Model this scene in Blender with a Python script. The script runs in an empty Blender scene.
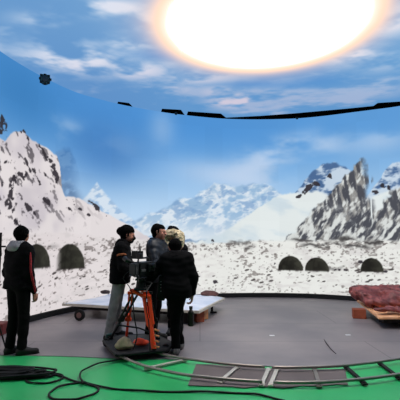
import bpy, bmesh, math, random
import numpy as np
from mathutils import Vector, Matrix
random.seed(4)
C = bpy.context.scene.collection
# ---------------------------------------------------------------- camera + guides
EYE = 1.6
P_ = math.atan(36/400)
FW = np.array([0, math.cos(P_), math.sin(P_)]); UP = np.array([0, -math.sin(P_), math.cos(P_)]); RT = np.array([1., 0, 0])
CAM = np.array([0, 0, EYE])
def ray(x, y): return FW + RT*(x-200)/400 + UP*(200-y)/400
def G(x, y, z=0.0):                      # point at height z
    d = ray(x, y); return CAM + d*(z-EYE)/d[2]
def D(x, y, Y):                          # point at depth Y
    d = ray(x, y); return CAM + d*Y/d[1]
cd = bpy.data.cameras.new('camera'); cam = bpy.data.objects.new('camera', cd); C.objects.link(cam)
cam.location = (0, 0, EYE); cam.rotation_euler = (math.pi/2+P_, 0, 0)
cd.sensor_width = 36; cd.lens = 36.0; cd.clip_end = 100
bpy.context.scene.camera = cam
vs = bpy.context.scene.view_settings
bpy.context.scene.display_settings.display_device = 'sRGB'
vs.view_transform = 'Standard'; vs.look = 'None'; vs.exposure = 0; vs.gamma = 1; vs.use_curve_mapping = False
w = bpy.data.worlds.new('studio_dark'); bpy.context.scene.world = w; w.use_nodes = True
w.node_tree.nodes['Background'].inputs[0].default_value = (0.02, 0.022, 0.03, 1)
w.node_tree.nodes['Background'].inputs[1].default_value = 0.3

# ---------------------------------------------------------------- materials
def lin(c):
    c = np.asarray(c, float)/255.; return np.where(c <= .04045, c/12.92, ((c+.055)/1.055)**2.4)
MATS = {}
def mat(name, rgb, rough=.7, var=.15, scale=8., bump=.0, metal=0., rgb2=None, spec=.3, detail=4.):
    if name in MATS: return MATS[name]
    m = bpy.data.materials.new(name); m.use_nodes = True; nt = m.node_tree; b = nt.nodes['Principled BSDF']
    c = lin(rgb); c2 = lin(rgb2) if rgb2 is not None else c*(1-var)
    tc = nt.nodes.new('ShaderNodeTexCoord'); n = nt.nodes.new('ShaderNodeTexNoise'); n.inputs['Scale'].default_value = scale; n.inputs['Detail'].default_value = detail
    nt.links.new(tc.outputs['Object'], n.inputs['Vector'])
    r = nt.nodes.new('ShaderNodeValToRGB'); r.color_ramp.elements[0].position = .35; r.color_ramp.elements[1].position = .65
    r.color_ramp.elements[0].color = (*c2, 1); r.color_ramp.elements[1].color = (*c, 1)
    nt.links.new(n.outputs['Fac'], r.inputs['Fac']); nt.links.new(r.outputs['Color'], b.inputs['Base Color'])
    b.inputs['Roughness'].default_value = rough; b.inputs['Metallic'].default_value = metal
    b.inputs['Specular IOR Level'].default_value = spec
    if bump:
        bp = nt.nodes.new('ShaderNodeBump'); bp.inputs['Strength'].default_value = bump; bp.inputs['Distance'].default_value = .02
        nt.links.new(n.outputs['Fac'], bp.inputs['Height']); nt.links.new(bp.outputs['Normal'], b.inputs['Normal'])
    MATS[name] = m; return m
def screen_mat(name, strength):
    m = bpy.data.materials.new(name); m.use_nodes = True; nt = m.node_tree; nt.nodes.clear()
    a = nt.nodes.new('ShaderNodeVertexColor'); a.layer_name = 'picture'
    e = nt.nodes.new('ShaderNodeEmission'); e.inputs['Strength'].default_value = strength
    o = nt.nodes.new('ShaderNodeOutputMaterial'); nt.links.new(a.outputs['Color'], e.inputs['Color']); nt.links.new(e.outputs[0], o.inputs['Surface'])
    return m

# ---------------------------------------------------------------- mesh helpers
def tag(o, label=None, cat=None, group=None, kind=None):
    if label: o['label'] = label
    if cat: o['category'] = cat
    if group: o['group'] = group
    if kind: o['kind'] = kind
    return o
def empty(name, loc, rz=0):
    o = bpy.data.objects.new(name, None); C.objects.link(o); o.location = tuple(loc); o.rotation_euler = (0, 0, rz); o.empty_display_size = .1
    return o
def obj(name, bm, m, parent=None, smooth=False, world=False):
    me = bpy.data.meshes.new(name); bm.to_mesh(me); bm.free(); return link(name, me, m, parent, smooth, world)
def link(name, me, m, parent=None, smooth=False, world=False):
    if smooth: me.polygons.foreach_set('use_smooth', [True]*len(me.polygons))
    o = bpy.data.objects.new(name, me); C.objects.link(o)
    if m: me.materials.append(m)
    if parent:
        o.parent = parent
        if world:   # geometry given in world coordinates
            M = Matrix.Translation(parent.location) @ Matrix.Rotation(parent.rotation_euler.z, 4, 'Z')
            me.transform(M.inverted())
    return o
def rebase(o, loc):     # top-level mesh built in world coordinates gets its origin at its base
    o.data.transform(Matrix.Translation(-Vector(loc))); o.location = tuple(loc); return o
def box(bm, c, s, rot=None, bevel=0):
    M = Matrix.Translation(Vector(c)) @ (rot.to_4x4() if rot is not None else Matrix.Identity(4)) @ Matrix.Diagonal((*s, 1))
    r = bmesh.ops.create_cube(bm, size=1, matrix=M)
    if bevel:
        es = {e for v in r['verts'] for e in v.link_edges}
        bmesh.ops.bevel(bm, geom=list(es), offset=bevel, segments=2, affect='EDGES', profile=.5)
def tube(bm, pts, r, seg=8, caps=True):
    pts = [Vector(p) for p in pts]; n = len(pts); rs = r if hasattr(r, '__len__') else [r]*n
    rings = []; up = None
    for i, p in enumerate(pts):
        t = (pts[min(i+1, n-1)]-pts[max(i-1, 0)]).normalized()
        if up is None: up = Vector((0, 0, 1)) if abs(t.z) < .9 else Vector((1, 0, 0))
        a = t.cross(up).normalized(); b = a.cross(t).normalized(); up = b
        rings.append([bm.verts.new(p+rs[i]*(a*math.cos(k*2*math.pi/seg)+b*math.sin(k*2*math.pi/seg))) for k in range(seg)])
    for A, B in zip(rings, rings[1:]):
        for k in range(seg): bm.faces.new((A[k], A[(k+1) % seg], B[(k+1) % seg], B[k]))
    if caps: bm.faces.new(rings[0][::-1]); bm.faces.new(rings[-1])
def spline(pts, n=12, closed=False):
    P = [np.array(p, float) for p in pts]; out = []
    N = len(P)
    for i in range(N-1):
        p0 = P[max(i-1, 0)]; p1 = P[i]; p2 = P[i+1]; p3 = P[min(i+2, N-1)]
        for k in range(n):
            t = k/n; out.append(.5*((2*p1)+(-p0+p2)*t+(2*p0-5*p1+4*p2-p3)*t*t+(-p0+3*p1-3*p2+p3)*t**3))
    out.append(P[-1]); return out
def prism(bm, poly, z0, z1):            # poly: (x, y[, z]) extruded
    lo = [bm.verts.new((p[0], p[1], z0)) for p in poly]; hi = [bm.verts.new((p[0], p[1], z1)) for p in poly]
    n = len(poly); bm.faces.new(lo[::-1]); bm.faces.new(hi)
    for k in range(n): bm.faces.new((lo[k], lo[(k+1) % n], hi[(k+1) % n], hi[k]))
    bmesh.ops.recalc_face_normals(bm, faces=bm.faces)

# ---------------------------------------------------------------- numpy noise
_r = np.random.RandomState(11); PERM = _r.rand(512, 512)
def vnoise(x, y):
    xi = np.floor(x).astype(int); yi = np.floor(y).astype(int); fx = x-xi; fy = y-yi
    fx = fx*fx*(3-2*fx); fy = fy*fy*(3-2*fy); g = lambda a, b: PERM[a & 511, b & 511]
    return (g(xi, yi)*(1-fx)+g(xi+1, yi)*fx)*(1-fy)+(g(xi, yi+1)*(1-fx)+g(xi+1, yi+1)*fx)*fy
def fbm(x, y, o=4, gain=.5):
    s = 0; a = 1; t = 0
    for i in range(o): s = s+a*vnoise(x*2**i+17.3*i, y*2**i+5.1*i); t += a; a *= gain
    return s/t
def ss(a, b, x): t = np.clip((x-a)/(b-a), 0, 1); return t*t*(3-2*t)
def noise3(p, f, seed=0):
    x, y, z = p[..., 0]*f+seed, p[..., 1]*f+seed*1.7, p[..., 2]*f
    return (vnoise(x+z*.71, y-z*.53)+vnoise(y+3.3+x*.4, z+9.1)+vnoise(z*1.1+x*.6+5, x-y*.3+2))/3-.5

# ---------------------------------------------------------------- SDF mesher (surface nets)
class SDF:
    def __init__(s, lo, hi, h):
        s.lo = np.array(lo, float); s.h = h; s.n = np.ceil((np.array(hi)-s.lo)/h).astype(int)+1
        s.f = np.full(s.n, .3, np.float32)
    def _sub(s, lo, hi):
        a = np.maximum(((lo-s.lo)/s.h).astype(int), 0); b = np.minimum(np.ceil((hi-s.lo)/s.h).astype(int)+1, s.n); b = np.maximum(a, b)
        ax = [s.lo[i]+s.h*np.arange(a[i], b[i]) for i in range(3)]
        return tuple(slice(a[i], b[i]) for i in range(3)), np.stack(np.meshgrid(*ax, indexing='ij'), -1)
    def cone(s, a, b, ra, rb=None, k=.03, cut=False, sc=None):
        rb = ra if rb is None else rb; a = np.array(a, float); b = np.array(b, float); m = max(ra, rb)*1.3+.07+k
        sl, p = s._sub(np.minimum(a, b)-m, np.maximum(a, b)+m)
        if p.size == 0: return
        q = p-a; ba = b-a; L = max(ba@ba, 1e-9)
        h = np.clip((q@ba)/L, 0, 1); v = q-h[..., None]*ba
        if sc is not None: v = v/np.array(sc)
        d = np.sqrt((v*v).sum(-1))-(ra+(rb-ra)*h)
        g = s.f[sl]
        if cut: d = -d; hh = np.maximum(k-abs(g-d), 0)/k; s.f[sl] = np.maximum(g, d)+hh*hh*k/4
        else: hh = np.maximum(k-abs(g-d), 0)/k; s.f[sl] = np.minimum(g, d)-hh*hh*k/4
    def all(s): return s._sub(s.lo, s.lo+s.h*(s.n-1))[1]
    def mesh(s, name):
        f = s.f.astype(float).copy(); f[0] = f[-1] = .3; f[:, 0] = f[:, -1] = .3; f[:, :, 0] = f[:, :, -1] = .3
        ins = f < 0; n = s.n
        cnt = np.zeros(n-1, int)
        cs = [(i, j, k) for i in (0, 1) for j in (0, 1) for k in (0, 1)]
        sl = lambda i, j, k: (slice(i, n[0]-1+i), slice(j, n[1]-1+j), slice(k, n[2]-1+k))
        for c in cs: cnt += ins[sl(*c)]
        act = (cnt > 0) & (cnt < 8); idx = np.full(n-1, -1); I = np.argwhere(act); idx[act] = np.arange(len(I))
        acc = np.zeros((len(I), 3)); num = np.zeros(len(I))
        for c in cs:
            for ax in range(3):
                if c[ax]: continue
                e = list(c); e[ax] = 1
                fa = f[tuple((I+c).T)]; fb = f[tuple((I+e).T)]; cr = (fa < 0) != (fb < 0)
                t = np.where(cr, fa/np.where(cr, fa-fb, 1), 0); pt = np.repeat(np.array(c, float)[None], len(I), 0); pt[:, ax] += t
                acc += pt*cr[:, None]; num += cr
        V = s.lo+s.h*(I+acc/num[:, None]); Q = []
        for ax in range(3):
            u, v = (ax+1) % 3, (ax+2) % 3
            A = [slice(1, n[0]-1), slice(1, n[1]-1), slice(1, n[2]-1)]; A[ax] = slice(0, n[ax]-1); B = list(A); B[ax] = slice(1, n[ax])
            cr = ins[tuple(A)] != ins[tuple(B)]; E = np.argwhere(cr); off = np.array([1, 1, 1]); off[ax] = 0; E = E+off
            flip = ins[tuple(E.T)]
            du = np.eye(3, dtype=int)[u]; dv = np.eye(3, dtype=int)[v]
            q = np.stack([idx[tuple((E-du-dv).T)], idx[tuple((E-dv).T)], idx[tuple(E.T)], idx[tuple((E-du).T)]], 1)
            q[~flip] = q[~flip][:, ::-1]; Q.append(q)
        Q = np.concatenate(Q); me = bpy.data.meshes.new(name)
        me.vertices.add(len(V)); me.vertices.foreach_set('co', V.ravel()); me.loops.add(len(Q)*4); me.loops.foreach_set('vertex_index', Q.ravel().astype(np.int32))
        me.polygons.add(len(Q)); me.polygons.foreach_set('loop_start', np.arange(0, len(Q)*4, 4, dtype=np.int32)); me.polygons.foreach_set('use_smooth', np.ones(len(Q), bool))
        me.update(calc_edges=True); me.validate(); return me
def grid_mesh(name, co, nu, nv, cols=None):
    me = bpy.data.meshes.new(name); me.vertices.add(nu*nv); me.vertices.foreach_set('co', co.reshape(-1))
    i = np.arange(nu-1)[:, None]*nv+np.arange(nv-1)[None]; q = np.stack([i, i+nv, i+nv+1, i+1], -1).reshape(-1, 4)
    me.loops.add(len(q)*4); me.loops.foreach_set('vertex_index', q.ravel().astype(np.int32)); me.polygons.add(len(q))
    me.polygons.foreach_set('loop_start', np.arange(0, len(q)*4, 4, dtype=np.int32)); me.update(calc_edges=True)
    if cols is not None:
        a = me.color_attributes.new('picture', 'FLOAT_COLOR', 'POINT'); a.data.foreach_set('color', np.concatenate([cols, np.ones((len(cols), 1))], 1).ravel())
    return me

# ================================================================ THE SETTING
ZW = 4.76; ZB = .12; ZC = 4.80
top = [(0, 51), (20, 64), (45, 78), (75, 92), (100, 99.2), (120, 104.3), (150, 110), (170, 113.2), (200, 116.7), (225, 118.7), (250, 119.4), (275, 119.2), (300, 118.2), (325, 115.8), (350, 112.6), (375, 109.4), (400, 106)]
wp = [(-3.15, 2.2), (-3.4, 3.6), (-3.5, 5.0), (-3.52, 5.9)] + [tuple(G(x, y, ZW)[:2]) for x, y in top] + [(5.5, 9.0), (6.15, 8.1), (6.5, 7.0), (6.6, 5.8), (6.6, 4.4)]
WC = np.array(spline(wp, 24))
for _ in range(60): WC[1:-1] = .25*WC[:-2]+.5*WC[1:-1]+.25*WC[2:]
SL = np.concatenate([[0], np.cumsum(np.hypot(*np.diff(WC, axis=0).T))])
AZ = WC[:, 0]/WC[:, 1]; vis = (AZ > -.55) & (AZ < .56)
def W(x, y):                             # spot of the picture on the wall: arc length, height
    d = ray(x, y); a = d[0]/d[1]
    s = np.interp(a, AZ[vis], SL[vis]); Y = np.interp(s, SL, WC[:, 1]); return s, EYE+d[2]/d[1]*Y
def sky(pts, s):
    w_ = np.array([W(*p) for p in pts]); o = np.argsort(w_[:, 0]); return np.interp(s, w_[o, 0], w_[o, 1])

# studio shell (dark warehouse around the screens)
def struct(name, c, s, m):
    bm = bmesh.new(); box(bm, c, s); o = obj(name, bm, m); o['kind'] = 'structure'; return o
dk = mat('dark_studio_paint', (28, 28, 31), .9)
struct('wall_back', (1.5, 13.1, 3.2), (18, .2, 6.4), dk); struct('wall_front', (1.5, -3.1, 3.2), (18, .2, 6.4), dk)
struct('wall_left', (-7.4, 5, 3.2), (.2, 16, 6.4), dk); struct('wall_right', (10.4, 5, 3.2), (.2, 16, 6.4), dk)
struct('ceiling', (1.5, 5, 6.5), (18, 16.4, .2), dk)
green = mat('green_chroma_floor', (44, 172, 98), .38, .10, 1.3, 0, rgb2=(36, 158, 88), spec=.4)
struct('floor', (1.5, 5, -.05), (18, 16.4, .1), green)

# ---- LED wall with its mountain picture
s = np.arange(0, SL[-1], .0155); nu = len(s); z = np.linspace(ZB, ZW, 330); nv = len(z)
X = np.interp(s, SL, WC[:, 0]); Y = np.interp(s, SL, WC[:, 1])
S, Z = np.meshgrid(s, z, indexing='ij'); co = np.stack([np.repeat(X[:, None], nv, 1), np.repeat(Y[:, None], nv, 1), Z], -1)
def L(c): return np.array(c, float)
def mix(a, b, t): return a*(1-t[..., None])+b*t[..., None]
s0, _ = W(0, 200); s1, _ = W(400, 200)
t = ss(.9, 4.7, Z)                       # sky, paler towards the horizon
img = mix(L((188, 216, 242)) + 0*co, L((80, 146, 212)), ss(1.8, 4.6, Z))
rt = ss(W(180, 200)[0], W(400, 200)[0], S)
img = mix(img, L((150, 192, 228)) + 0*co, .35*rt*(1-.4*t))
dkp = np.exp(-(((S-W(105, 150)[0])/1.1)**2+((Z-W(105, 150)[1])/.75)**2)); img = mix(img, L((62, 118, 184))+0*co, .7*dkp)
dkp = np.exp(-(((S-W(20, 90)[0])/1.4)**2+((Z-4.2)/.9)**2)); img = mix(img, L((60, 126, 188))+0*co, .8*dkp)
nz = fbm(S*.55+3, Z*1.1, 5)
def cloud(x, y, rx, ry, a, tilt=0):
    global img
    cs, cz = W(x, y); g = np.exp(-(((S-cs)/rx)**2+((Z-cz-tilt*(S-cs))/ry)**2)); img = mix(img, L((222, 226, 240))+0*co, np.clip(a*g*ss(.38, .62, nz+.12*g), 0, 1))
for c in [(162, 128, .35, .5, .3), (60, 135, .4, .25, .5), (120, 145, .6, .3, .12), (275, 150, .9, .28, .7, .25), (262, 165, 1.0, .25, .5, .2), (320, 145, .8, .3, .5), (250, 180, 1.1, .3, .5), (380, 140, .7, .3, .4), (70, 128, .5, .2, .3), (205, 170, 1, .3, .3)]: cloud(*c)
rn = fbm(S*3, Z*3, 4)-.5; rn2 = fbm(S*7+40, Z*7, 4)-.5; fine = fbm(S*16, Z*16, 3)-.5
def layer(pts, colf, rough=.12, soft=.05):
    global img
    k = sky(pts, S)+rn*rough*2+rn2*rough; m = ss(-soft, soft, k-Z); img = mix(img, colf, m); return m
# hazy far range in the middle
r1 = fbm((S+Z*.9)*3.6, (Z-S*.45)*7.0, 5); r2 = fbm((S-Z*.9)*4.2+9, Z*6+S*2.0, 4)
far = mix(L((150, 184, 216))+0*co, L((224, 233, 241)), ss(.40, .60, r1*.6+r2*.4)); far = mix(far, L((112, 152, 198))+0*co, .7*ss(.50, .7, r2)); far = mix(far, L((186, 208, 230))+0*co, .12+0*S)
hz = ss(1.3, 2.3, Z); far = mix(L((222, 230, 236))+0*co, far, hz)
layer([(100, 240), (128, 228), (150, 214), (162, 207), (179, 199), (195, 194), (208, 187), (214, 184), (237, 186), (253, 183), (268, 185), (280, 194), (310, 240)], far, .10, .05)
# left pale peak and dark blue ridge
pk = mix(L((158, 188, 220))+0*co, L((212, 225, 238)), ss(.42, .6, r1))
layer([(60, 236), (80, 204), (88, 195), (93, 188), (97, 184), (103, 190), (112, 200), (130, 219), (145, 232), (160, 240)], pk, .06, .05)
bl = mix(L((92, 128, 172))+0*co, L((52, 92, 146)), ss(.4, .6, r1))
lm = sky([(50, 160), (58, 151), (64, 147), (70, 148), (76, 160), (80, 178), (86, 194), (92, 204)], S); rg = ss(-.06, .06, lm-Z+rn*.2)*ss(W(93, 200)[0], W(74, 200)[0], S)
img = mix(img, bl, .42*rg*ss(W(84, 200)[0], W(64, 200)[0], S))
img = mix(img, L((92, 122, 160))+0*co, .75*np.exp(-(((S-W(70, 193)[0])/.42)**2+((Z-W(70, 193)[1]+.75*(S-W(70, 193)[0]))/.2)**2))*ss(.35, .6, r2))
# right blue peaks behind the snow slope
rb = fbm(S*4+Z*2, Z*7-S*1.5, 5); rblue = mix(L((78, 108, 150))+0*co, L((196, 212, 228)), ss(.42, .62, rb))
layer([(270, 240), (290, 200), (298, 189), (306, 180), (313, 171), (322, 165), (334, 163), (346, 166), (352, 171), (358, 195), (366, 200), (372, 190), (380, 179), (386, 169), (392, 163), (402, 160), (420, 168)], rblue, .07, .03)
# big white slope on the right
snowR = mix(L((226, 233, 233))+0*co, L((206, 220, 228)), ss(.45, .7, fbm(S*1.3+Z, Z*2.4, 4)))
slope = [(120, 246), (180, 242), (205, 240), (218, 236), (240, 222), (258, 208), (274, 197), (290, 193), (302, 194), (318, 190), (330, 196), (345, 186), (356, 184), (366, 200), (378, 196), (392, 192), (402, 186), (420, 190)]
layer(slope, snowR, .07, .04)
# left snow mountain
snowL = mix(L((226, 219, 220))+0*co, L((205, 198, 204)), ss(.45, .75, fbm(S*1.5, Z*1.5, 3)))
leftsky = [(-60, 138), (-5, 133), (5, 141), (10, 134), (16, 130), (24, 131), (32, 139), (47, 149), (57, 156), (60, 166), (62, 188), (65, 195), (71, 197), (78, 199), (94, 206), (110, 215), (122, 222), (140, 232), (150, 238), (175, 244)]
mL = layer(leftsky, snowL, .05, .025)
rk = fbm((S+Z)*3.2, (Z-S)*1.6+30, 5)
dark_rock = L((52, 48, 54))+0*co
def rocks(lst, thr=.5):
    global img
    g = np.zeros_like(S)
    for x, y, rx, ry, *tl in lst:
        cs, cz = W(x, y); a = abs(W(x+rx, y)[0]-cs); b = abs(W(x, y-ry)[1]-cz); tl = tl[0] if tl else -.5
        near = (abs(S-cs) < 3*a+.2); ds = S-cs; g = np.maximum(g, np.where(near, np.exp(-((ds/a)**2+((Z-cz-tl*ds)/b)**2)), 0))
    img = mix(img, dark_rock, .92*ss(.0, .16, g*(.45+rn2*2.2+fine*1.6)-(thr-.25)))
rocks([(15, 180, 5, 6, .8), (23, 177, 5, 5, .6), (29, 168, 7, 3.5, -1.2), (15, 195, 6, 9), (10, 206, 5, 6), (28, 208, 5, 4), (41, 187, 6, 4, -1), (47, 201, 7, 3), (54, 169, 5, 7, -1), (49, 161, 5, 3.5),
       (7, 162, 6, 2.5, .5), (78, 206, 6, 3.5), (94, 206, 7, 3, -.5), (24, 134, 7, 4, -.3), (41, 149, 7, 3.5, -.9), (68, 208, 5, 2), (12, 186, 4, 9, 1), (5, 128, 6, 9, -1), (2, 136, 4, 6),
       (34, 172, 4, 5, -1.3), (20, 225, 6, 3), (35, 214, 3, 2), (104, 214, 6, 2.5, -.5), (88, 214, 4, 2), (112, 219, 5, 2), (57, 180, 3, 5), (46, 175, 3, 2), (3, 185, 3, 3)])
sprk = ss(.60, .68, rk)*ss(W(120, 200)[0], W(20, 200)[0], S)*mL*ss(1.5, 2.0, Z); img = mix(img, dark_rock, .65*ss(.60, .67, fbm((S+Z)*7, (Z-S)*4+30, 4))*ss(W(120, 200)[0], W(20, 200)[0], S)*mL*ss(1.5, 2.0, Z))
# striped rock spires on the right
def spire(left, right, seed):
    global img
    l = sky(left, S); m = ss(-.05, .05, l+rn2*.25+rn*.3-Z)*ss(W(left[0][0], 200)[0]-.02, W(left[0][0], 200)[0]+.1, S)*ss(W(*right)[0]+.1, W(*right)[0]-.12, S+(rn*.5))
    vert = ss(1.9, 2.7, Z); st = fbm((S-Z*.75)*9+seed+rn*1.5, (S+Z)*2.6, 5)*(1-vert)+fbm((S+Z*.15)*14+seed, Z*3.0, 5)*vert; st2 = fbm((S-Z*.55)*16+seed+9, (Z+S)*5, 4)
    c = mix(L((78, 80, 88))+0*co, L((146, 145, 143)), ss(.42, .62, st)); c = mix(c, L((216, 220, 218))+0*co, ss(.52, .70, st2*.5+st*.5+.12*ss(2.6, 1.5, Z)))
    img = mix(img, c, m)
spire([(283, 246), (288, 238), (295, 230), (308, 217), (322, 203), (334, 187), (344, 176), (352, 169), (358, 163), (363, 160), (368, 163), (371, 170), (373, 240)], (369, 200), 3)
spire([(358, 246), (366, 236), (372, 219), (380, 208), (390, 197), (402, 185), (414, 172), (425, 165), (440, 190), (450, 246)], (440, 200), 21)
img = mix(img, L((222, 226, 224))+0*co, .8*np.exp(-(((S-W(345, 215)[0]+.3*(Z-1.8))/.16)**2))*ss(.4, .6, r2)*ss(2.6, 1.9, Z)*ss(1.5, 1.8, Z))
rocks([(308, 188, 7, 4, .9), (300, 196, 4, 2, .3), (316, 184, 5, 3, -.3), (375, 192, 5, 2.5), (385, 186, 6, 4, -.3), (330, 176, 5, 3)], .52)
# snow field with stones
fz = sky([(-60, 236), (0, 234), (60, 232), (130, 238), (200, 243), (260, 241), (300, 241), (350, 240), (420, 240)], S)
gm = ss(-.03, .05, fz+rn*.1-Z)
lr = ss(W(60, 250)[0], W(230, 250)[0], S)
ground = mix(L((224, 216, 217))+0*co, L((232, 233, 229)), lr); ground = mix(ground, L((204, 199, 199))+0*co, .45*ss(.45, .75, fbm(S*4.5, Z*13, 4)))
img = mix(img, ground, gm)
low = fbm(S*.8+7, Z*2.2, 3); sp = fbm(S*9, Z*15, 3); sp2 = fbm(S*17+3, Z*26, 2)
band = np.exp(-((Z-1.33)/.16)**2)
img = mix(img, L((104, 96, 94))+0*co, .6*gm*ss(.67, .78, sp+.22*(low-.5)+.07*band))
img = mix(img, L((92, 84, 82))+0*co, .6*gm*ss(.73, .84, sp2+.25*(low-.5)+.06*band))
for (x0, x1, y, a) in [(228, 262, 242, .7), (232, 255, 248, .6), (290, 330, 240, .9), (335, 396, 241, 1), (300, 372, 246, .9), (60, 80, 281, .4), (34, 60, 246, .3), (300, 345, 266, .5)]:
    (a0, zz), (a1, _) = W(x0, y), W(x1, y)
    img = mix(img, L((78, 76, 76))+0*co, a*ss(a0-.1, a0+.2, S)*ss(a1+.1, a1-.2, S)*np.exp(-((Z-zz-rn*.3)/.055)**2)*ss(.40, .56, fbm(S*5, Z*9+4, 4)))
rocks([(107, 293, 5, 2.6, 0), (16, 222, 3, 4, .5), (27, 233, 3, 5, .8), (213, 241, 2, 2, 0), (234, 276, 3, 2, 0), (214, 282, 5, 1.6, 0), (340, 270, 5, 1.5, 0), (383, 271, 5, 1.5, 0), (343, 270, 4, 1.5, 0), (275, 264, 3, 1.5, 0), (360, 262, 3, 1.5, 0)], .42)
for i in range(70):                      # loose dark stones low on the picture
    x = random.uniform(-20, 410); y = random.uniform(268, 289) + (14 if x < 60 else 0)*random.random(); cs, cz = W(x, y); a = random.uniform(.03, .075); b = a*.4
    i0, i1 = np.searchsorted(s, [cs-.25, cs+.25]); sl = slice(i0, i1); e = np.exp(-(((S[sl]-cs)/a)**2+((Z[sl]-cz-.2*(S[sl]-cs))/b)**2))
    img[sl] = mix(img[sl], L((70, 64, 64))+0*img[sl], .9*ss(.35, .6, e))
# tents in the picture
def tent(x, yb, rx, h, soft=None):
    global img
    cs, zb = W(x, yb); zt = W(x, yb-h)[1]; a = abs(W(x+rx, yb)[0]-W(x-rx, yb)[0])/2; H = zt-zb
    d = ((S-cs)/a)**2+((Z-zb)/H)**2; m = ss(1.06, .94, d+.08*fine)*ss(zb-.05-.04*rn2, zb+.0, Z)
    u = (S-cs)/a; v = (Z-zb)/H
    c = mix(L((36, 35, 32))+0*co, L((64, 64, 56)), ss(.0, 1.1, u+.5*v)*.6+.4*ss(.3, .7, fbm(S*9, Z*9, 3)))
    seam = np.exp(-((u+.3*np.sqrt(np.clip(1-v*v, 0, 1)))/.05)**2)
    c = mix(c, L((34, 34, 30))+0*co, .5*seam)
    if soft: m = m*ss(cs-a*1.0, cs-a*.45, S)
    img = mix(img, c, m)
    img = mix(img, L((52, 46, 46))+0*co, .6*np.exp(-((Z-zb+.02)/.03)**2)*ss(1.3, .9, u*u)*ss(.45, .6, fbm(S*9, Z*5, 2)))
tent(36, 267, 14, 23); tent(69, 268, 15, 24, True); tent(290.5, 269.5, 12.5, 13.5); tent(317, 270, 12, 12.5); tent(372, 271, 11.5, 13)
# blocky panels differ by a hair
pan = PERM[(S*2).astype(int) % 97, (Z*2).astype(int)+100]; img = img*(1+.018*(pan-.5))[..., None]
led = empty('led_wall', (1.3, 10.5, 0)); tag(led, 'tall curved video wall showing a snowy mountain camp under blue sky', 'video wall')
link('screen', grid_mesh('screen', co, nu, nv, lin(np.clip(img.reshape(-1, 3), 0, 255))), screen_mat('led_screen', 1.0), led, world=True)
blk = mat('black_frame_metal', (20, 20, 22), .6)
def wall_strip(name, off0, off1, z0, z1, m, parent):
    T = np.gradient(WC, axis=0); T /= np.hypot(*T.T)[:, None]; N = np.stack([-T[:, 1], T[:, 0]], 1)
    A = WC+N*off0; B = WC+N*off1; bm = bmesh.new(); pr = None
    for a, b in zip(A[::4], B[::4]):
        q = [bm.verts.new(v) for v in ((*a, z0), (*b, z0), (*b, z1), (*a, z1))]
        if pr:
            for k in range(4): bm.faces.new((pr[k], pr[(k+1) % 4], q[(k+1) % 4], q[k]))
        else: bm.faces.new(q)
        pr = q
    bm.faces.new(pr[::-1]); bmesh.ops.recalc_face_normals(bm, faces=bm.faces)
    return obj(name, bm, m, parent, world=True)
wall_strip('panel_housing', .012, .09, ZB-.01, ZW-.005, blk, led)
wall_strip('base_plinth', -.03, .12, .008, ZB-.012, blk, led)

# ---- LED ceiling with clouds and the round sun lamp picture
edge = [(0, 62), (30, 80), (60, 96), (90, 105), (116, 107.5), (118, 101.6), (129, 103.0), (135.5, 109.5), (160, 115), (162, 108.7), (181, 109.8), (186, 116.8), (188, 111.4), (221, 113.6), (226, 117.6), (260, 115.9), (297, 113.1), (350, 108.3), (373.5, 105.9), (374.5, 102.9), (400, 101.5), (430, 100)]
ep = [G(x, y, ZC)[:2] for x, y in edge]; ep = [(-5.2, 5.2), (-4.6, 6.6)]+[tuple(e) for e in ep]+[(7.2, 8.6)]
ep = np.array(ep)
for i in range(1, len(ep)): ep[i, 0] = max(ep[i, 0], ep[i-1, 0]+.004)
xs = np.unique(np.concatenate([np.arange(-5.2, 7.2, .03), ep[:, 0]])); ye = np.interp(xs, ep[:, 0], ep[:, 1])
tt = np.linspace(0, 1, 400); y0 = 2.6
CX, _ = np.meshgrid(xs, tt, indexing='ij'); CY = y0+(ye[:, None]-y0)*tt[None]; cc = np.stack([CX, CY, CX*0+ZC], -1)
def PC(x, y): return G(x, y, ZC)[:2]
cim = mix(L((116, 170, 216))+0*cc, L((98, 152, 206)), ss(5, 9, CY))
cim = mix(cim, L((96, 140, 196))+0*cc, ss(0, -2.5, CX)*.5)
n1 = fbm(CX*.75+CY*.25+2, CY*1.1+4, 6, .55); n2 = fbm(CX*2.2+8, CY*2.8, 4)
m = ss(.47, .72, n1)*.55
for x, y, rx, ry, a in [(75, 60, 60, 16, .8), (110, 8, 40, 9, .9), (160, 20, 40, 14, .7), (135, 70, 45, 12, .7), (130, 45, 26, 7, .7), (100, 60, 30, 10, .6), (235, 101, 28, 9, .8), (215, 92, 30, 8, .5), (395, 20, 30, 18, .8), (350, 55, 35, 12, .7), (200, 78, 45, 8, .6), (385, 62, 25, 12, .4), (330, 95, 40, 6, .3), (40, 20, 30, 8, .4), (170, 90, 40, 6, .5), (375, 92, 30, 8, .4), (205, 60, 35, 12, .4)]:
    p = PC(x, y); q = PC(x+rx, y); u = PC(x, y-ry); v = PC(x, y+ry); a_ = abs(q[0]-p[0]); b_ = abs(v[1]-u[1])/2
    g = np.exp(-(((CX-p[0])/a_)**2+((CY-p[1])/b_)**2)); m = np.maximum(m, np.clip(1.5*a*g, 0, 1)*ss(.36, .60, n1*.45+n2*.55))
tint = ss(6, 9.5, CY)
cl = mix(L((222, 228, 242))+0*cc, L((208, 202, 220)), tint); cim = mix(cim, cl, np.clip(m, 0, 1))
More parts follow.
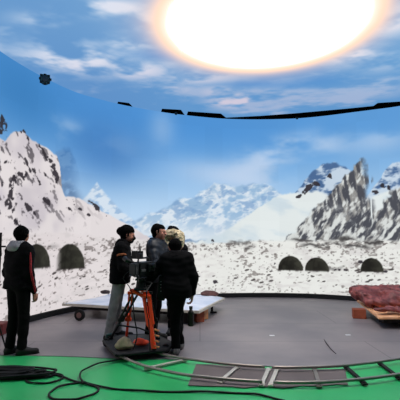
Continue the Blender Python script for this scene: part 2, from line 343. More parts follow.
for x, y, rx, ry in [(195, 22, 24, 5), (290, 85, 40, 5), (250, 84, 30, 3), (160, 55, 30, 5), (320, 80, 30, 5)]:
    p = PC(x, y); q = PC(x+rx, y); u = PC(x, y-ry); v = PC(x, y+ry); g = np.exp(-(((CX-p[0])/abs(q[0]-p[0]))**2+((CY-p[1])/(abs(v[1]-u[1])/2))**2)); cim = mix(cim, L((84, 146, 208))+0*cc, .6*g)
clin = lin(np.clip(cim, 0, 255))
SX, SY, SR = 1.01, 5.89, 1.64
rr = np.hypot((CX-SX)/1.0, CY-SY)/SR+.02*(n2-.5)
glow = np.exp(-(np.clip(rr-1, 0, None)/.085)**1.5); halo = np.exp(-np.clip(rr-1.02, 0, None)/.16)
clin = clin*(1-.75*halo[..., None])+np.array([.86, .66, .64])*.75*halo[..., None]
clin = clin*(1-glow[..., None])+np.array([1.15, .80, .60])*glow[..., None]
inner = ss(1.02, .93, rr); clin = clin*(1-inner[..., None])+np.array([1.2, .98, .82])*inner[..., None]
core = ss(.95, .72, rr); SUN = 11.0
clin = clin+np.array([1, .98, .94])*SUN*core[..., None]
lc = empty('led_ceiling', (1.0, 6.0, ZC)); tag(lc, 'overhead video screen showing clouds and a glaring white round sun', 'ceiling screen')
link('screen', grid_mesh('screen', cc, len(xs), 400, clin.reshape(-1, 3)), screen_mat('led_ceiling_screen', 1.0), lc, world=True)
bm = bmesh.new()
pl = [(x, y) for x, y in zip(ep[:, 0], ep[:, 1])]; prism(bm, [(-5.2, y0)]+pl+[(7.2, y0)], ZC+.006, ZC+.10)
obj('panel_housing', bm, blk, lc, world=True)
# sensors clipped on the wall top
sm = mat('sensor_plastic', (64, 92, 92), .5); lens_m = mat('dark_lens', (18, 26, 30), .15, spec=.6)
def sensor(x, y, label, sc=1.):
    s_, _z = W(x, y); a = np.interp(s_, SL, WC[:, 0]), np.interp(s_, SL, WC[:, 1])
    c = np.array([a[0], a[1]]); dirn = -c/np.hypot(*c); pos = c+dirn*.05
    o = empty('tracking_sensor', (*pos, ZW-.03-.05*sc), math.atan2(-dirn[0], dirn[1])); tag(o, label, 'sensor', 'sensors along the top of the video wall')
    bm = bmesh.new(); tube(bm, [(0, -.005, .05), (0, .01, .05), (0, .06, .05), (0, .068, .05)], [.055*sc, .062*sc, .062*sc, .055*sc], 20); obj('housing', bm, sm, o)
    bm = bmesh.new(); tube(bm, [(0, .065, .05), (0, .09, .05)], .035*sc, 16); obj('lens', bm, lens_m, o)
    for k in range(8): bm = bmesh.new(); box(bm, (.058*sc*math.cos(k*.785), .068, .05+.058*sc*math.sin(k*.785)), (.028*sc, .012, .028*sc), bevel=.002); obj('indicator', bm, blk, o)
    bm = bmesh.new(); box(bm, (0, -.02, .04), (.03, .06, .02)); obj('bracket', bm, blk, o)
sensor(45, 77, 'small teal sensor with black ring at top left of the video wall', 1.7)
sensor(176, 113, 'small grey-green sensor on the wall top above the film crew', .6)
sensor(297, 117, 'small green sensor on the wall top above the two small tents', .6)

# ================================================================ FLOOR COVERINGS
grey = mat('grey_floor_cloth', (134, 124, 124), .45, .2, .9, .05, rgb2=(108, 102, 106), spec=.35, detail=8)
nt = grey.node_tree; b = nt.nodes['Principled BSDF']; tc = nt.nodes['Texture Coordinate']
n2_ = nt.nodes.new('ShaderNodeTexNoise'); n2_.inputs['Scale'].default_value = 40; nt.links.new(tc.outputs['Object'], n2_.inputs['Vector'])
br = nt.nodes.new('ShaderNodeTexBrick'); br.inputs['Scale'].default_value = 1; br.inputs['Brick Width'].default_value = 5; br.inputs['Row Height'].default_value = 1.25; br.inputs['Mortar Size'].default_value = .008
br.inputs['Color1'].default_value = br.inputs['Color2'].default_value = (1, 1, 1, 1); br.inputs['Mortar'].default_value = (.55, .55, .58, 1)
nt.links.new(tc.outputs['Object'], br.inputs['Vector'])
mx = nt.nodes.new('ShaderNodeMix'); mx.data_type = 'RGBA'; mx.blend_type = 'MULTIPLY'; mx.inputs[0].default_value = 1
src = b.inputs['Base Color'].links[0].from_socket; nt.links.new(src, mx.inputs[6]); nt.links.new(br.outputs['Color'], mx.inputs[7]); nt.links.new(mx.outputs[2], b.inputs['Base Color'])
fe = spline([(-120, 352), (-50, 354.5), (0, 355.5), (60, 356.5), (110, 358.5), (150, 359.5), (182, 360), (210, 362), (258, 366), (300, 367.5), (345, 366), (400, 358.5), (470, 344), (560, 325)], 6)
fp = [tuple(G(x, y, 0)[:2]) for x, y in fe]
back = [tuple(p) for p in WC[::6] if p[1] > 5.8]
bm = bmesh.new(); prism(bm, fp+[(7.5, 11.9), (-4.2, 11.9)], .0, .006)
o = obj('floor_covering', bm, grey); tag(o, 'large worn grey floor covering between the video wall and the green floor', 'floor covering')
dcl = mat('dark_cloth', (104, 94, 93), .8, .2, 3, .1)
bm = bmesh.new(); f_ = [(188, 385.5), (200, 386), (215, 386.4), (232, 386.8), (244, 388), (262, 386.5), (284, 388.5), (300, 386), (322, 386), (335, 384.5), (348, 385), (345, 369), (320, 369.5), (290, 369.4), (262, 368.5), (235, 366.5), (212, 364.5), (196, 364.5)]
prism(bm, [tuple(G(x, y, .008)[:2]) for x, y in f_], .0068, .012)
o = obj('floor_cloth', bm, dcl); tag(o, 'small dark grey cloth with ragged edge lying beneath the camera track', 'floor cloth')
# scraps and scuffs on the grey floor
tape = mat('white_tape', (225, 225, 225), .7); dark = mat('dark_scrap', (76, 70, 72), .8)
for (x, y, wd, m, lab) in [(272, 336, .05, tape, 'small white scrap of tape on the grey floor'), (348, 335.5, .05, tape, 'small pale scrap of tape near the wooden block'), ]:
    bm = bmesh.new(); p = G(x, y, 0); box(bm, (p[0], p[1], .0085), (wd*1.6, wd, .003)); o = obj('tape_scrap', bm, m); tag(o, lab, 'tape')
p = [G(x, y, 0) for x, y in [(324, 340), (327, 345), (331, 350), (336, 355)]]
bm = bmesh.new(); tube(bm, [(q[0], q[1], .013+.004*(i % 2)) for i, q in enumerate(p)], [.004, .010, .008, .004], 6)
o = obj('dark_strap', bm, dark, smooth=True); tag(o, 'short dark strap lying on the grey floor', 'strap')

# ================================================================ CAMERA TRACK
steel = mat('dark_steel_rail', (158, 146, 138), .35, .15, 6, 0, metal=.5); dtie = mat('dull_tie_metal', (120, 114, 108), .5, metal=.3); tie_m = mat('pale_tie_metal', (190, 184, 174), .5, metal=.3); rub = mat('black_rubber', (18, 18, 18), .8)
fr = spline([(106, 343), (110, 349), (122, 357), (145, 366), (178, 373.5), (200, 376.5), (242, 380.3), (295, 382.6), (347, 380.5), (400, 374), (460, 362)], 10)
bk = spline([(126, 337), (132, 341), (145, 348), (160, 353.5), (183, 358), (200, 360.5), (225, 363.6), (258, 366.3), (295, 367.4), (347, 365.2), (400, 358.6), (450, 350)], 10)
RZ = .055
def railpts(px, x0, x1): return [G(x, y, RZ) for x, y in px if x0 <= x <= x1]
def track(x0, x1, x2, x3, ties, label):
    base = G((x0+x1)/2, 378, 0); o = empty('camera_track', (base[0], base[1], 0)); tag(o, label, 'camera track', 'camera track sections')
    for px, a, b_ in ((fr, x0, x1), (bk, x2, x3)):
        bm = bmesh.new(); tube(bm, railpts(px, a, b_), .017, 10); obj('rail', bm, steel, o, True, True)
    for (xa, ya, xb, yb, c) in ties:
        A = G(xa, ya, .028); B = G(xb, yb, .028); d = Vector(B-A); bm = bmesh.new(); rot = Vector((1, 0, 0)).rotation_difference(d.normalized()).to_matrix()
        box(bm, (A+B)/2, (d.length+.05, .045, .022), rot, .004)
        for q in (A, B): box(bm, (q[0], q[1], .022), (.08, .06, .018), rot, .003)
        obj('crosstie', bm, c, o, world=True)
track(105, 267, 125, 268, [(148, 368, 184, 360, tie_m), (221, 381, 237, 367.2, tie_m), (262, 384, 268.5, 369.2, tie_m)], 'left section of curved camera track, reaching from the dolly to the pale joint')
track(269, 470, 270.5, 455, [(271, 384, 277, 369.4, tie_m), (319, 385, 314.5, 369.4, dtie), (364, 382.5, 347, 367.6, rub), (399, 377.5, 381, 364, rub), (440, 369, 420, 357.5, tie_m)], 'right section of curved camera track, running over dark cloth to the right edge')

# ================================================================ CABLES
cb = mat('black_cable', (14, 15, 15), .6)
def cable(pts, label, r=.011, group='black cables on the green floor', z=.012):
    ps = spline([G(x, y, z+.02*0) for x, y in pts], 10); ps = [(q[0], q[1], z+.003*math.sin(i*.4)) for i, q in enumerate(ps)]
    bm = bmesh.new(); tube(bm, ps, r, 8); o = obj('cable', bm, cb, smooth=True); tag(o, label, 'cable', group); return o
cable([(-10, 371), (10, 370.5), (35, 371.3), (55, 373.5), (63, 376), (58, 380.5), (45, 383), (30, 382.5), (26, 378.5), (35, 375.8), (48, 373), (60, 376), (72, 380), (88, 384.5), (97, 387), (98, 391), (88, 396), (74, 399), (58, 399.5), (49, 396), (52, 390.5), (62, 385.5), (80, 382.3), (88, 383), (105, 387.5), (125, 389.5), (160, 391.5), (200, 391.5), (240, 393), (262, 395), (285, 401)], 'black cable looping over the green floor below the coil toward bottom centre')
cable([(84, 383), (80.5, 378), (81, 372), (90, 366.5), (104, 362), (118, 359.8), (128, 357.5), (138, 352)], 'black cable curving from the floor loop up to the camera dolly', z=.036)
bm = bmesh.new(); c0 = G(10, 376.5, 0)
for k in range(16):
    a0 = random.random()*6; rx = .20+.30*random.random(); ry = .05+.10*random.random(); ox, oy = random.uniform(-.04, .04), random.uniform(-.03, .03)
    tube(bm, [(c0[0]+ox+rx*math.cos(a0+t_*.2094), c0[1]+oy+ry*math.sin(a0+t_*.2094), .014+.0045*k+.004*math.sin(t_*.6+k)) for t_ in range(31)], .012, 7)
o = obj('cable_coil', bm, cb, smooth=True); tag(o, 'thick coil of black cable on the green floor in the bottom left corner', 'cable coil')
rebase(o, (c0[0], c0[1], 0))

# ================================================================ PLATFORMS
ply = mat('raw_plywood', (238, 180, 136), .7, .3, 5, .1, rgb2=(214, 146, 100)); red = mat('red_brown_wood', (164, 84, 58), .7, .3, 9, .1)
white = mat('white_snow_cloth', (226, 226, 232), .8, 0, 3, .3, rgb2=(196, 204, 218)); darkw = mat('dark_underframe', (34, 28, 26), .8); woode = mat('pale_board_edge', (205, 196, 182), .7)
HT = .27
FL, FRT, RR_, BR, BL = G(62, 303.5, HT), G(199, 311, HT), G(225, 298, HT), G(214, 295.5, HT), G(104, 296.2, HT)
pf = empty('rolling_platform', ((FL+FRT)/2*np.array([1, 1, 0]))); tag(pf, 'low white topped rolling platform standing behind the film crew', 'platform')
quad = [FL, FRT, RR_, BR, BL]
bm = bmesh.new(); prism(bm, quad, HT-.045, HT); obj('board', bm, woode, pf, world=True)
# snow sheet with soft bumps
cen = sum(quad)/5
N = 60; u = np.linspace(.012, .988, N); U, V = np.meshgrid(u, u, indexing='ij')
A = FL+(FRT-FL)*U[..., None]; B = BL+(RR_-BL)*U[..., None]; Q = A+(B-A)*V[..., None]*.985
bum = fbm(Q[..., 0]*2.2, Q[..., 1]*2.2+3, 4); Q[..., 2] = HT+.004+.062*ss(.35, .98, V)*ss(0, .1, np.minimum(U, 1-U))+.05*np.clip(bum-.35, 0, 1)*ss(0, .08, np.minimum(np.minimum(U, 1-U), np.minimum(V, 1-V)))
link('snow_sheet', grid_mesh('snow_sheet', Q, N, N), white, pf, True, True)
bm = bmesh.new()
ins = lambda p, k: tuple((cen+(p-cen)*k)[:2])
prism(bm, [ins(q, .84) for q in (FL, FRT, RR_, BL)], HT-.12, HT-.046); obj('underframe', bm, darkw, pf, world=True)
for (x, y, w_, m_) in [(200, 323, .16, red), (186, 324, .22, darkw), (205, 320, .12, ply)]:
    p = G(x, y, 0); bm = bmesh.new(); box(bm, (p[0]-.02, p[1]+.08, (HT-.046)/2+.004), (w_, .14, HT-.055), Matrix.Rotation(.5, 3, 'Z'), .006); obj('support_block', bm, m_, pf, world=True)
p = G(212, 313, 0); bm = bmesh.new(); box(bm, (p[0], p[1]+.03, (HT-.045)/2), (.05, .08, HT-.05), None, .004); box(bm, (p[0]+.03, p[1]-.03, .02), (.14, .10, .025), None, .004); obj('leg', bm, darkw, pf, world=True)
def wheel(parent, c, ax, r=.105, w_=.05, world=True):
    ax = Vector(ax).normalized(); c = Vector(c); bm = bmesh.new()
    tube(bm, [c-ax*w_/2, c-ax*w_*.35, c+ax*w_*.35, c+ax*w_/2], [r*.88, r, r, r*.88], 28); wo = obj('wheel', bm, rub, parent, world=world)
    hm = mat('hub_metal', (120, 92, 88), .5, metal=.4); bm = bmesh.new(); tube(bm, [c-ax*(w_/2+.006), c+ax*(w_/2+.006)], r*.5, 20)
    h = obj('wheel_hub', bm, hm, parent, world=world); h.parent = wo
    return wo
wc = G(79, 321.5, 0); wheel(pf, (wc[0], wc[1]+.03, .112), (.25, 1, 0))
wc2 = G(150, 318, 0); wheel(pf, (wc2[0]+.3, wc2[1]+1.1, .112), (.25, 1, 0))
wc2 = G(95, 311, 0); wheel(pf, (wc2[0], wc2[1]+.1, .112), (.25, 1, 0))
# rocks lying on the platform
def rock(name, c, r, m, label, seed, res=.012, cat='rock', group=None, sc=(1, 1, 1)):
    c = np.array(c, float); r = np.array(r, float); g = SDF(c-r*1.35, c+r*1.35, res); p = g.all(); q = (p-c)/r
    g.f = ((np.sqrt((q*q).sum(-1))-1)*r.min()+noise3(p, 9, seed)*.5*r.min()+noise3(p, 24, seed+3)*.22*r.min()).astype(np.float32)
    g.f = np.maximum(g.f, (c[2]-r[2]*.72)-p[..., 2]).astype(np.float32)
    o = link(name, g.mesh(name), m); tag(o, label, cat, group); rebase(o, (c[0], c[1], c[2]-r[2]*.72)); return o
rkm = mat('grey_red_rock', (112, 78, 74), .85, .4, 14, .3); rkd = mat('dark_rock', (70, 60, 60), .9, .4, 14, .3)
p = G(209, 298.5, HT); rock('rock', (p[0], p[1]+.02, HT+.04+.058), (.19, .11, .07), rkm, 'reddish grey rock on the right end of the white platform', 2)
p = G(136, 297.5, HT); rock('rock', (p[0], p[1]+.05, HT+.04+.05), (.10, .07, .05), rkd, 'dark rock on the white platform between the crew members', 8)
p = G(106, 296.5, HT); rock('rock', (p[0]-.02, p[1]+.05, HT+.04+.05), (.11, .07, .05), rkd, 'dark rock on the left part of the white platform', 5)

# right platform with red-brown rock mound
H2 = .21
quad = [G(379, 317.5, H2), G(470, 317.5, H2), G(470, 299, H2), G(357, 300.5, H2)]
pr2 = empty('rock_platform', (quad[0]+quad[1])/2*np.array([1, 1, 0])); tag(pr2, 'low raw plywood platform under the red-brown rock mound at right', 'platform')
bm = bmesh.new(); prism(bm, quad, H2-.03, H2); obj('board', bm, ply, pr2, world=True)
cen = sum(quad)/4; bm = bmesh.new(); prism(bm, [ins(q, .9) for q in quad], H2-.11, H2-.031); obj('underframe', bm, darkw, pr2, world=True)
p = G(359.5, 319.5, 0); bm = bmesh.new(); box(bm, (p[0]+.04, p[1]+.12, .095), (.24, .2, .172), Matrix.Rotation(-.25, 3, 'Z'), .006); obj('support_block', bm, red, pr2, world=True)
for x, y in [(385, 325), (396, 324), (430, 324)]:
    p = G(x, y, 0); bm = bmesh.new(); box(bm, (p[0]+.05, p[1]+.2, .05), (.09, .12, .085), None, .005); obj('leg', bm, darkw, pr2, world=True)
lo = np.array([2.55, 6.7, H2+.002]); hi = np.array([5.0, 9.0, .75]); g = SDF(lo-.05, hi, .02); p = g.all()
def mound(c, r, k=.08):
    q = (p-np.array(c))/np.array(r); d = (np.sqrt((q*q).sum(-1))-1)*min(r); h = np.maximum(k-abs(g.f-d), 0)/k; g.f = (np.minimum(g.f, d)-h*h*k/4).astype(np.float32)
for x, y, Y_, r in [(362, 293, 8.3, (.24, .3, .16)), (374, 294, 8.3, (.28, .3, .17)), (388, 294, 8.3, (.4, .3, .17)), (406, 294, 8.3, (.4, .3, .17)), (371, 300, 8.0, (.16, .22, .11)), (380, 303, 7.85, (.18, .18, .10)), (392, 300, 7.9, (.22, .24, .15)), (404, 300, 7.85, (.28, .24, .14)), (418, 300, 7.8, (.3, .28, .15)), (440, 297, 8.0, (.4, .35, .2)), (378, 310, 7.25, (.07, .06, .025)), (394, 309, 7.3, (.10, .08, .035)), (408, 311, 7.15, (.09, .07, .04))]:
    c = D(x, y, Y_); mound((c[0], c[1], max(c[2], H2+.05)), r)
g.f += (noise3(p, 5, 3)*.08+np.abs(noise3(p, 11, 6))*.14-.015+noise3(p, 28, 8)*.035).astype(np.float32)
g.f = np.maximum(g.f, H2+.004-p[..., 2]).astype(np.float32)
rm = mat('red_brown_rock_skin', (160, 84, 80), .5, .4, 6, .5, rgb2=(98, 46, 46), spec=.4)
o = link('rock_mound', g.mesh('rock_mound'), rm); rebase(o, (quad[0][0]+.6, 7.6, H2)); tag(o, 'wide red-brown rock mound lying on the plywood platform at right', 'rock mound')

# ================================================================ PEOPLE
def rotz(a): return np.array([[math.cos(a), -math.sin(a), 0], [math.sin(a), math.cos(a), 0], [0, 0, 1]])
def rotx(a): return np.array([[1, 0, 0], [0, math.cos(a), -math.sin(a)], [0, math.sin(a), math.cos(a)]])
def roty(a): return np.array([[math.cos(a), 0, math.sin(a)], [0, 1, 0], [-math.sin(a), 0, math.cos(a)]])
skin = mat('skin', (172, 116, 98), .55, .1, 20); skin_d = mat('skin_shaded_tone', (150, 104, 90), .6, .1, 20); hair_m = mat('black_hair', (7, 6, 6), .9, .4, 40, .3, spec=.05)
eye_m = mat('dark_eye', (22, 16, 14), .2)
def person(loc, yaw, H, J, label, jacket, trousers, shoes, skinm=skin, hair='short', head_yaw=0, head_pitch=0, head_roll=0, curl=(.5, .5), hem=.10, bulk=1., extras=(), top_name='jacket'):
    k = H/1.72
    B = dict(pelvis=(0, 0, .94), chest=(0, .0, 1.25), neck=(0, -.02, 1.46), head=(0, .02, 1.61), shl=(-.175, -.01, 1.41), shr=(.175, -.01, 1.41), ell=(-.23, -.03, 1.13), elr=(.23, -.03, 1.13),
             wrl=(-.24, .05, .89), wrr=(.24, .05, .89), hpl=(-.085, 0, .91), hpr=(.085, 0, .91), knl=(-.1, .03, .49), knr=(.1, .03, .49), anl=(-.11, -.02, .085), anr=(.11, -.02, .085), tol=(-.13, .14, .03), tor=(.13, .14, .03))
    B.update(J); B = {n: np.array(v, float)*k for n, v in B.items()}
    allp = np.array(list(B.values())); lo = allp.min(0)-.24; hi = allp.max(0)+.24; lo[2] = -.02
    HM = rotz(head_yaw) @ rotx(head_pitch) @ roty(head_roll); hc = B['head']; h_ = lambda x, y, z: hc+HM @ (np.array((x, y, z))*k)
    root = None
    # ---- body
    g = SDF(lo, hi, .0095)
    def torso(g, e, kk=.06):
        side = (B['shr']-B['shl']); side = side/np.linalg.norm(side)
        p_, c_, n_ = B['pelvis'], B['chest'], B['neck']
        for sg in (-1, 1):
            g.cone(p_+side*.055*k*sg, c_+side*.055*k*sg+(0, 0, -.08), .098*k+e, .098*k+e, kk); g.cone(c_+side*.05*k*sg+(0, 0, -.1), c_+side*.085*k*sg+(0, 0, .05), .10*k+e, .098*k+e, kk)
            g.cone(B['hpl' if sg < 0 else 'hpr'], p_+side*.05*k*sg, .098*k+e, .1*k+e, kk)
        g.cone(B['shl']*.88+B['shr']*.12, B['shr']*.88+B['shl']*.12, .062*k+e, .062*k+e, kk); g.cone(B['shl']*.7+B['shr']*.3, n_+(0, 0, .02), .055*k+e, .045*k+e, kk); g.cone(B['shr']*.7+B['shl']*.3, n_+(0, 0, .02), .055*k+e, .045*k+e, kk)
    torso(g, 0)
    g.cone(B['neck']+(0, 0, -.02), h_(0, -.015, -.06), .056*k, .05*k, .03)
    g.cone(h_(0, -.025, .025), h_(0, .012, .02), .088*k, .080*k, .02); g.cone(h_(0, .02, -.02), h_(0, .055, -.085), .064*k, .034*k, .04)
    g.cone(h_(-.02, .04, -.05), h_(.02, .04, -.05), .05*k, .05*k, .03)
    g.cone(h_(0, .088, .012), h_(0, .112, -.026), .010*k, .016*k, .012)           # nose
    g.cone(h_(-.03, .082, .022), h_(.03, .082, .022), .014*k, .014*k, .015)       # brow
    for sg in (-1, 1):
        g.cone(h_(sg*.032, .098, .002), h_(sg*.032, .098, .002), .013*k, .013*k, .012, cut=True)
        g.cone(h_(sg*.086, -.005, .012), h_(sg*.082, -.002, -.022), .017*k, .011*k, .01)
        g.cone(h_(sg*.042, .068, -.03), h_(sg*.04, .06, -.04), .024*k, .02*k, .02)
    g.cone(h_(-.018, .088, -.057), h_(.018, .088, -.057), .009*k, .009*k, .008); g.cone(h_(-.014, .084, -.068), h_(.014, .084, -.068), .009*k, .009*k, .008)
    for i, sd in enumerate('lr'):
        sg = -1 if sd == 'l' else 1; S_, E_, W_ = B['sh'+sd], B['el'+sd], B['wr'+sd]
        g.cone(S_, E_, .052*k, .040*k, .03); g.cone(E_, W_, .041*k, .026*k, .02)
        d = (W_-E_)/np.linalg.norm(W_-E_); fwd = np.array([0, 1., 0]); inw = np.array([-sg, 0, 0.])
        n_ = inw-d*(inw@d); n_ /= np.linalg.norm(n_); t_ = np.cross(d, n_); t_ /= np.linalg.norm(t_)
        if (t_ @ (fwd+np.array([0, 0, .5]))) < 0: t_ = -t_
        cu = curl[i]
        for f in range(4):
            o_ = (f-1.5)*-.0215*k; kn = W_+d*(.088-.004*abs(f-1))*k+t_*o_
            g.cone(W_+d*.02*k+t_*o_*.5, kn, .015*k, .0125*k, .012)
            Ls = np.array([.042, .027, .021])*(1, 1.08, 1., .8)[f]*k; q = kn; ang = .15+cu*.5
            for j in range(3):
                dd = d*math.cos(ang)+n_*math.sin(ang); q2 = q+dd*Ls[j]; g.cone(q, q2, (.0105-.0012*j)*k, (.0095-.0012*j)*k, .004); q = q2; ang += .25+cu*.75
        q = W_+d*.025*k+t_*.022*k; d1 = d*.7+t_*.75+n_*.25; d1 /= np.linalg.norm(d1); q2 = q+d1*.045*k; g.cone(q, q2, .0145*k, .012*k, .01); d2 = d*.9+t_*.25+n_*.45; d2 /= np.linalg.norm(d2); g.cone(q2, q2+d2*.045*k, .0115*k, .009*k, .006)
        Hp, K_, A_, T_ = B['hp'+sd], B['kn'+sd], B['an'+sd], B['to'+sd]
        g.cone(Hp, K_, .085*k, .055*k, .04); g.cone(K_, A_, .054*k, .036*k, .03); cf = K_*.7+A_*.3; g.cone(cf+(0, -.015, 0), cf+(0, -.01, -.06), .052*k, .045*k, .03)
        g.cone(A_+(0, 0, -.03), T_, .036*k, .026*k, .02)
    root = link('person', g.mesh('person'), skinm); root.location = tuple(loc); root.rotation_euler = (0, 0, yaw); tag(root, label, 'person')
    # ---- trousers
    g = SDF(lo, hi, .013)
    for sd in 'lr':
        Hp, K_, A_ = B['hp'+sd], B['kn'+sd], B['an'+sd]
        g.cone(Hp, K_, .100*k, .072*k, .04); g.cone(K_, K_*.6+A_*.4, .072*k, .068*k, .03); g.cone(K_*.6+A_*.4, A_+(0, 0, .0), .068*k, .056*k, .03)
        dA = (K_-A_)/np.linalg.norm(K_-A_); g.cone(A_+dA*.02, A_+dA*.09, .060*k, .058*k, .02)
    for sg in (-1, 1): g.cone(B['pelvis']+(sg*.05*k, 0, 0), B['pelvis']+(sg*.05*k, 0, .08), .112*k, .106*k, .05)
    p = g.all(); g.f += (np.sin(p[..., 2]*55+p[..., 0]*20)*noise3(p, 8, 1)*.016).astype(np.float32)
    zc = min(B['anl'][2], B['anr'][2]); g.f = np.maximum(g.f, .045-p[..., 2]).astype(np.float32)
    link('trousers', g.mesh('trousers'), trousers, root)
    # ---- jacket
    g = SDF(lo-.03, hi+.03, .013); e = .028*bulk
    torso(g, e, .08)
    hz_ = B['pelvis'][2]-hem
    for sg in (-1, 1): g.cone(B['pelvis']+(sg*.055*k, 0, .05), B['pelvis']+(sg*.062*k, 0, -hem-.02), .122*k*bulk, .128*k*bulk, .05)
    g.f = np.maximum(g.f, hz_-g.all()[..., 2]).astype(np.float32)
    for sd in 'lr':
        S_, E_, W_ = B['sh'+sd], B['el'+sd], B['wr'+sd]; d = (W_-E_); L_ = np.linalg.norm(d); We = E_+d*(1-.035/L_)
        g.cone(S_, E_, .072*k*bulk, .062*k*bulk, .05); g.cone(E_, We, .061*k*bulk, .044*k*bulk, .03)
    g.cone(B['neck']+(0, -.005, -.015), B['neck']+(0, 0, .03), .078*k, .076*k, .03)
    p = g.all(); g.f += (noise3(p, 9, 2)*.03+np.sin(p[..., 2]*70+noise3(p, 5, 4)*14)*.0028).astype(np.float32)
    cap = B['neck']+(0, 0, .055); g.f = np.where((np.abs(p[..., :2]-cap[:2]).max(-1) < .10), np.maximum(g.f, p[..., 2]-cap[2]), g.f).astype(np.float32)
    link(top_name, g.mesh(top_name), jacket, root)
    # ---- shoes
    for sd in 'lr':
        A_, T_ = B['an'+sd], B['to'+sd]; g = SDF(np.minimum(A_, T_)-.12, np.maximum(A_, T_)+.14, .009); d = T_-A_; d[2] = 0; d /= np.linalg.norm(d)
        sh = np.array([0, 0, A_[2]-.085*k])
        heel = np.array([A_[0], A_[1], .042])-d*.03+sh; toe = np.array([T_[0], T_[1], .034])+d*.045+sh; g.cone(heel, toe, .048*k, .040*k, .03); g.cone(A_+(0, 0, -.02), A_+(0, 0, .03), .052*k, .052*k, .03); mid = heel*.5+toe*.5+(0, 0, .01); g.cone(A_+(0, 0, -.02), mid, .05*k, .042*k, .03)
        p = g.all(); g.f = np.maximum(g.f, sh[2]+.006-p[..., 2]).astype(np.float32); g.f = np.maximum(g.f, p[..., 2]-(A_[2]+.045)).astype(np.float32)
        so = link('shoe', g.mesh('shoe'), shoes, root)
        bm = bmesh.new(); n_ = np.array([-d[1], d[0], 0]); out = []
        for a in range(20):
            t = a/20*2*math.pi; q = (heel+toe)/2+d*(np.linalg.norm(toe-heel)/2+.046)*math.cos(t)+n_*.046*math.sin(t); out.append(q)
        prism(bm, out, sh[2]+.001, sh[2]+.016); obj('sole', bm, rub, so)
    # ---- eyes
    for sg in (-1, 1):
        bm = bmesh.new(); bmesh.ops.create_uvsphere(bm, u_segments=12, v_segments=8, radius=.011*k, matrix=Matrix.Translation(Vector(h_(sg*.032, .083, .002)))); obj('eye', bm, eye_m, root, True)
    # ---- hair / hat
    if hair:
        g = SDF(hc-.22, hc+.22, .009); p = g.all(); q = (p-hc) @ HM/k
        g.cone(h_(0, -.03, .03), h_(0, .008, .028), .100*k, .090*k, .02); g.cone(h_(0, -.045, .0), h_(0, -.05, -.05), .078*k, .055*k, .03)
        if hair == 'bun': g.cone(h_(0, -.06, .055), h_(0, -.12, .045), .092*k, .068*k, .03); g.cone(h_(0, -.03, .05), h_(0, -.01, .055), .108*k, .102*k, .03)
        if hair == 'long': g.cone(h_(0, -.05, -.02), h_(0, -.06, -.13), .08*k, .05*k, .03)
        g.f += (noise3(p, 22, 5)*.016).astype(np.float32)
        face = np.maximum(q[..., 1]-(.035+.45*(q[..., 2]-.02)), -(q[..., 2]-.058+.25*(q[..., 1]-.06)) if hair != 'none' else 0)
        ff = np.minimum(np.maximum(q[..., 1]-.028, .055-q[..., 2]), 1); ff = np.where(q[..., 1] > .028, .055-q[..., 2], -1)
        g.f = np.maximum(g.f, np.minimum(ff*k, q[..., 1]*k-.028*k)).astype(np.float32)
        link('hair', g.mesh('hair'), hair_m, root)
    for fn in extras: fn(root, B, h_, HM, k)
    return root, B

blackj = mat('black_jacket_fabric', (9, 8, 10), .9, .3, 12, .3, spec=.1); blackt = mat('black_trouser_fabric', (8, 8, 9), .9, .3, 12, .2, spec=.1); shoe_b = mat('black_shoe', (12, 12, 13), .6)
navyj = mat('dark_blue_puffer', (24, 28, 37), .5, .3, 12, .3); greyt = mat('grey_trouser_fabric', (138, 138, 138), .85, .25, 9, .3); greyf = mat('grey_hood_fabric', (136, 134, 138), .85, .2, 20, .3)
redm = mat('red_piping', (150, 30, 38), .7); orangep = mat('rust_print', (150, 84, 48), .7); maskm = mat('black_mask', (16, 16, 18), .7); fur = mat('beige_fur', (214, 198, 166), .9, .5, 30, .8, rgb2=(150, 132, 104)); wht = mat('white_sole', (170, 170, 170), .6)

def hood_down(m, name='hood'):
    def fn(root, B, h_, HM, k):
        c = B['neck']; g = SDF(c-.26, c+.26, .011)
        for a in np.linspace(-2.2, 2.2, 13):
            q = c+(.088*math.sin(a), -.015-.068*math.cos(a), .0+.0*abs(a)); g.cone(q+(0, 0, .035), q+(0, -.02*math.cos(a), -.01), .032, .042, .03)
        g.cone(c+(-.06, -.085, -.03), c+(.06, -.085, -.03), .042, .042, .04)
        p = g.all(); g.f += (noise3(p, 12, 7)*.02).astype(np.float32)
        g.cone(c+(0, .0, -.1), c+(0, .0, .2), .058, .062, .01, cut=True)
        link(name, g.mesh(name), m, root)
    return fn
def red_sleeve(root, B, h_, HM, k):
    bm = bmesh.new(); S_, E_, W_ = B['shr'], B['elr'], B['wrr']
    o_ = np.array([.066, -.028, 0]); pts = [S_+o_*1.05+(0, 0, -.03), (S_+E_)/2+o_*1.03, E_+o_*.98, (E_+W_)/2+o_*.85, W_*.93+E_*.07+o_*.75]
    tube(bm, spline(pts, 6), .0145, 8); obj('sleeve_stripe', bm, redm, root, True)
def mask(root, B, h_, HM, k):
    g = SDF(h_(0, .04, -.045)-.14, h_(0, .04, -.045)+.14, .008); g.cone(h_(0, .03, -.025), h_(0, .06, -.08), .073*k, .046*k, .03); g.cone(h_(0, .085, -.01), h_(0, .11, -.035), .02*k, .024*k, .03)
    p = g.all(); q = (p-h_(0, 0, 0)) @ HM/k; g.f = np.maximum(np.maximum(g.f, q[..., 2]-.0+.1*(.1-q[..., 1])*0-.001), .012-q[..., 1]).astype(np.float32)
    m_ = link('face_mask', g.mesh('face_mask'), maskm, root)
    for sg in (-1, 1): bm = bmesh.new(); tube(bm, [h_(sg*.062, .03, -.015), h_(sg*.088, .0, -.005), h_(sg*.098, -.02, .01)], .003, 6); obj('ear_loop', bm, maskm, m_)
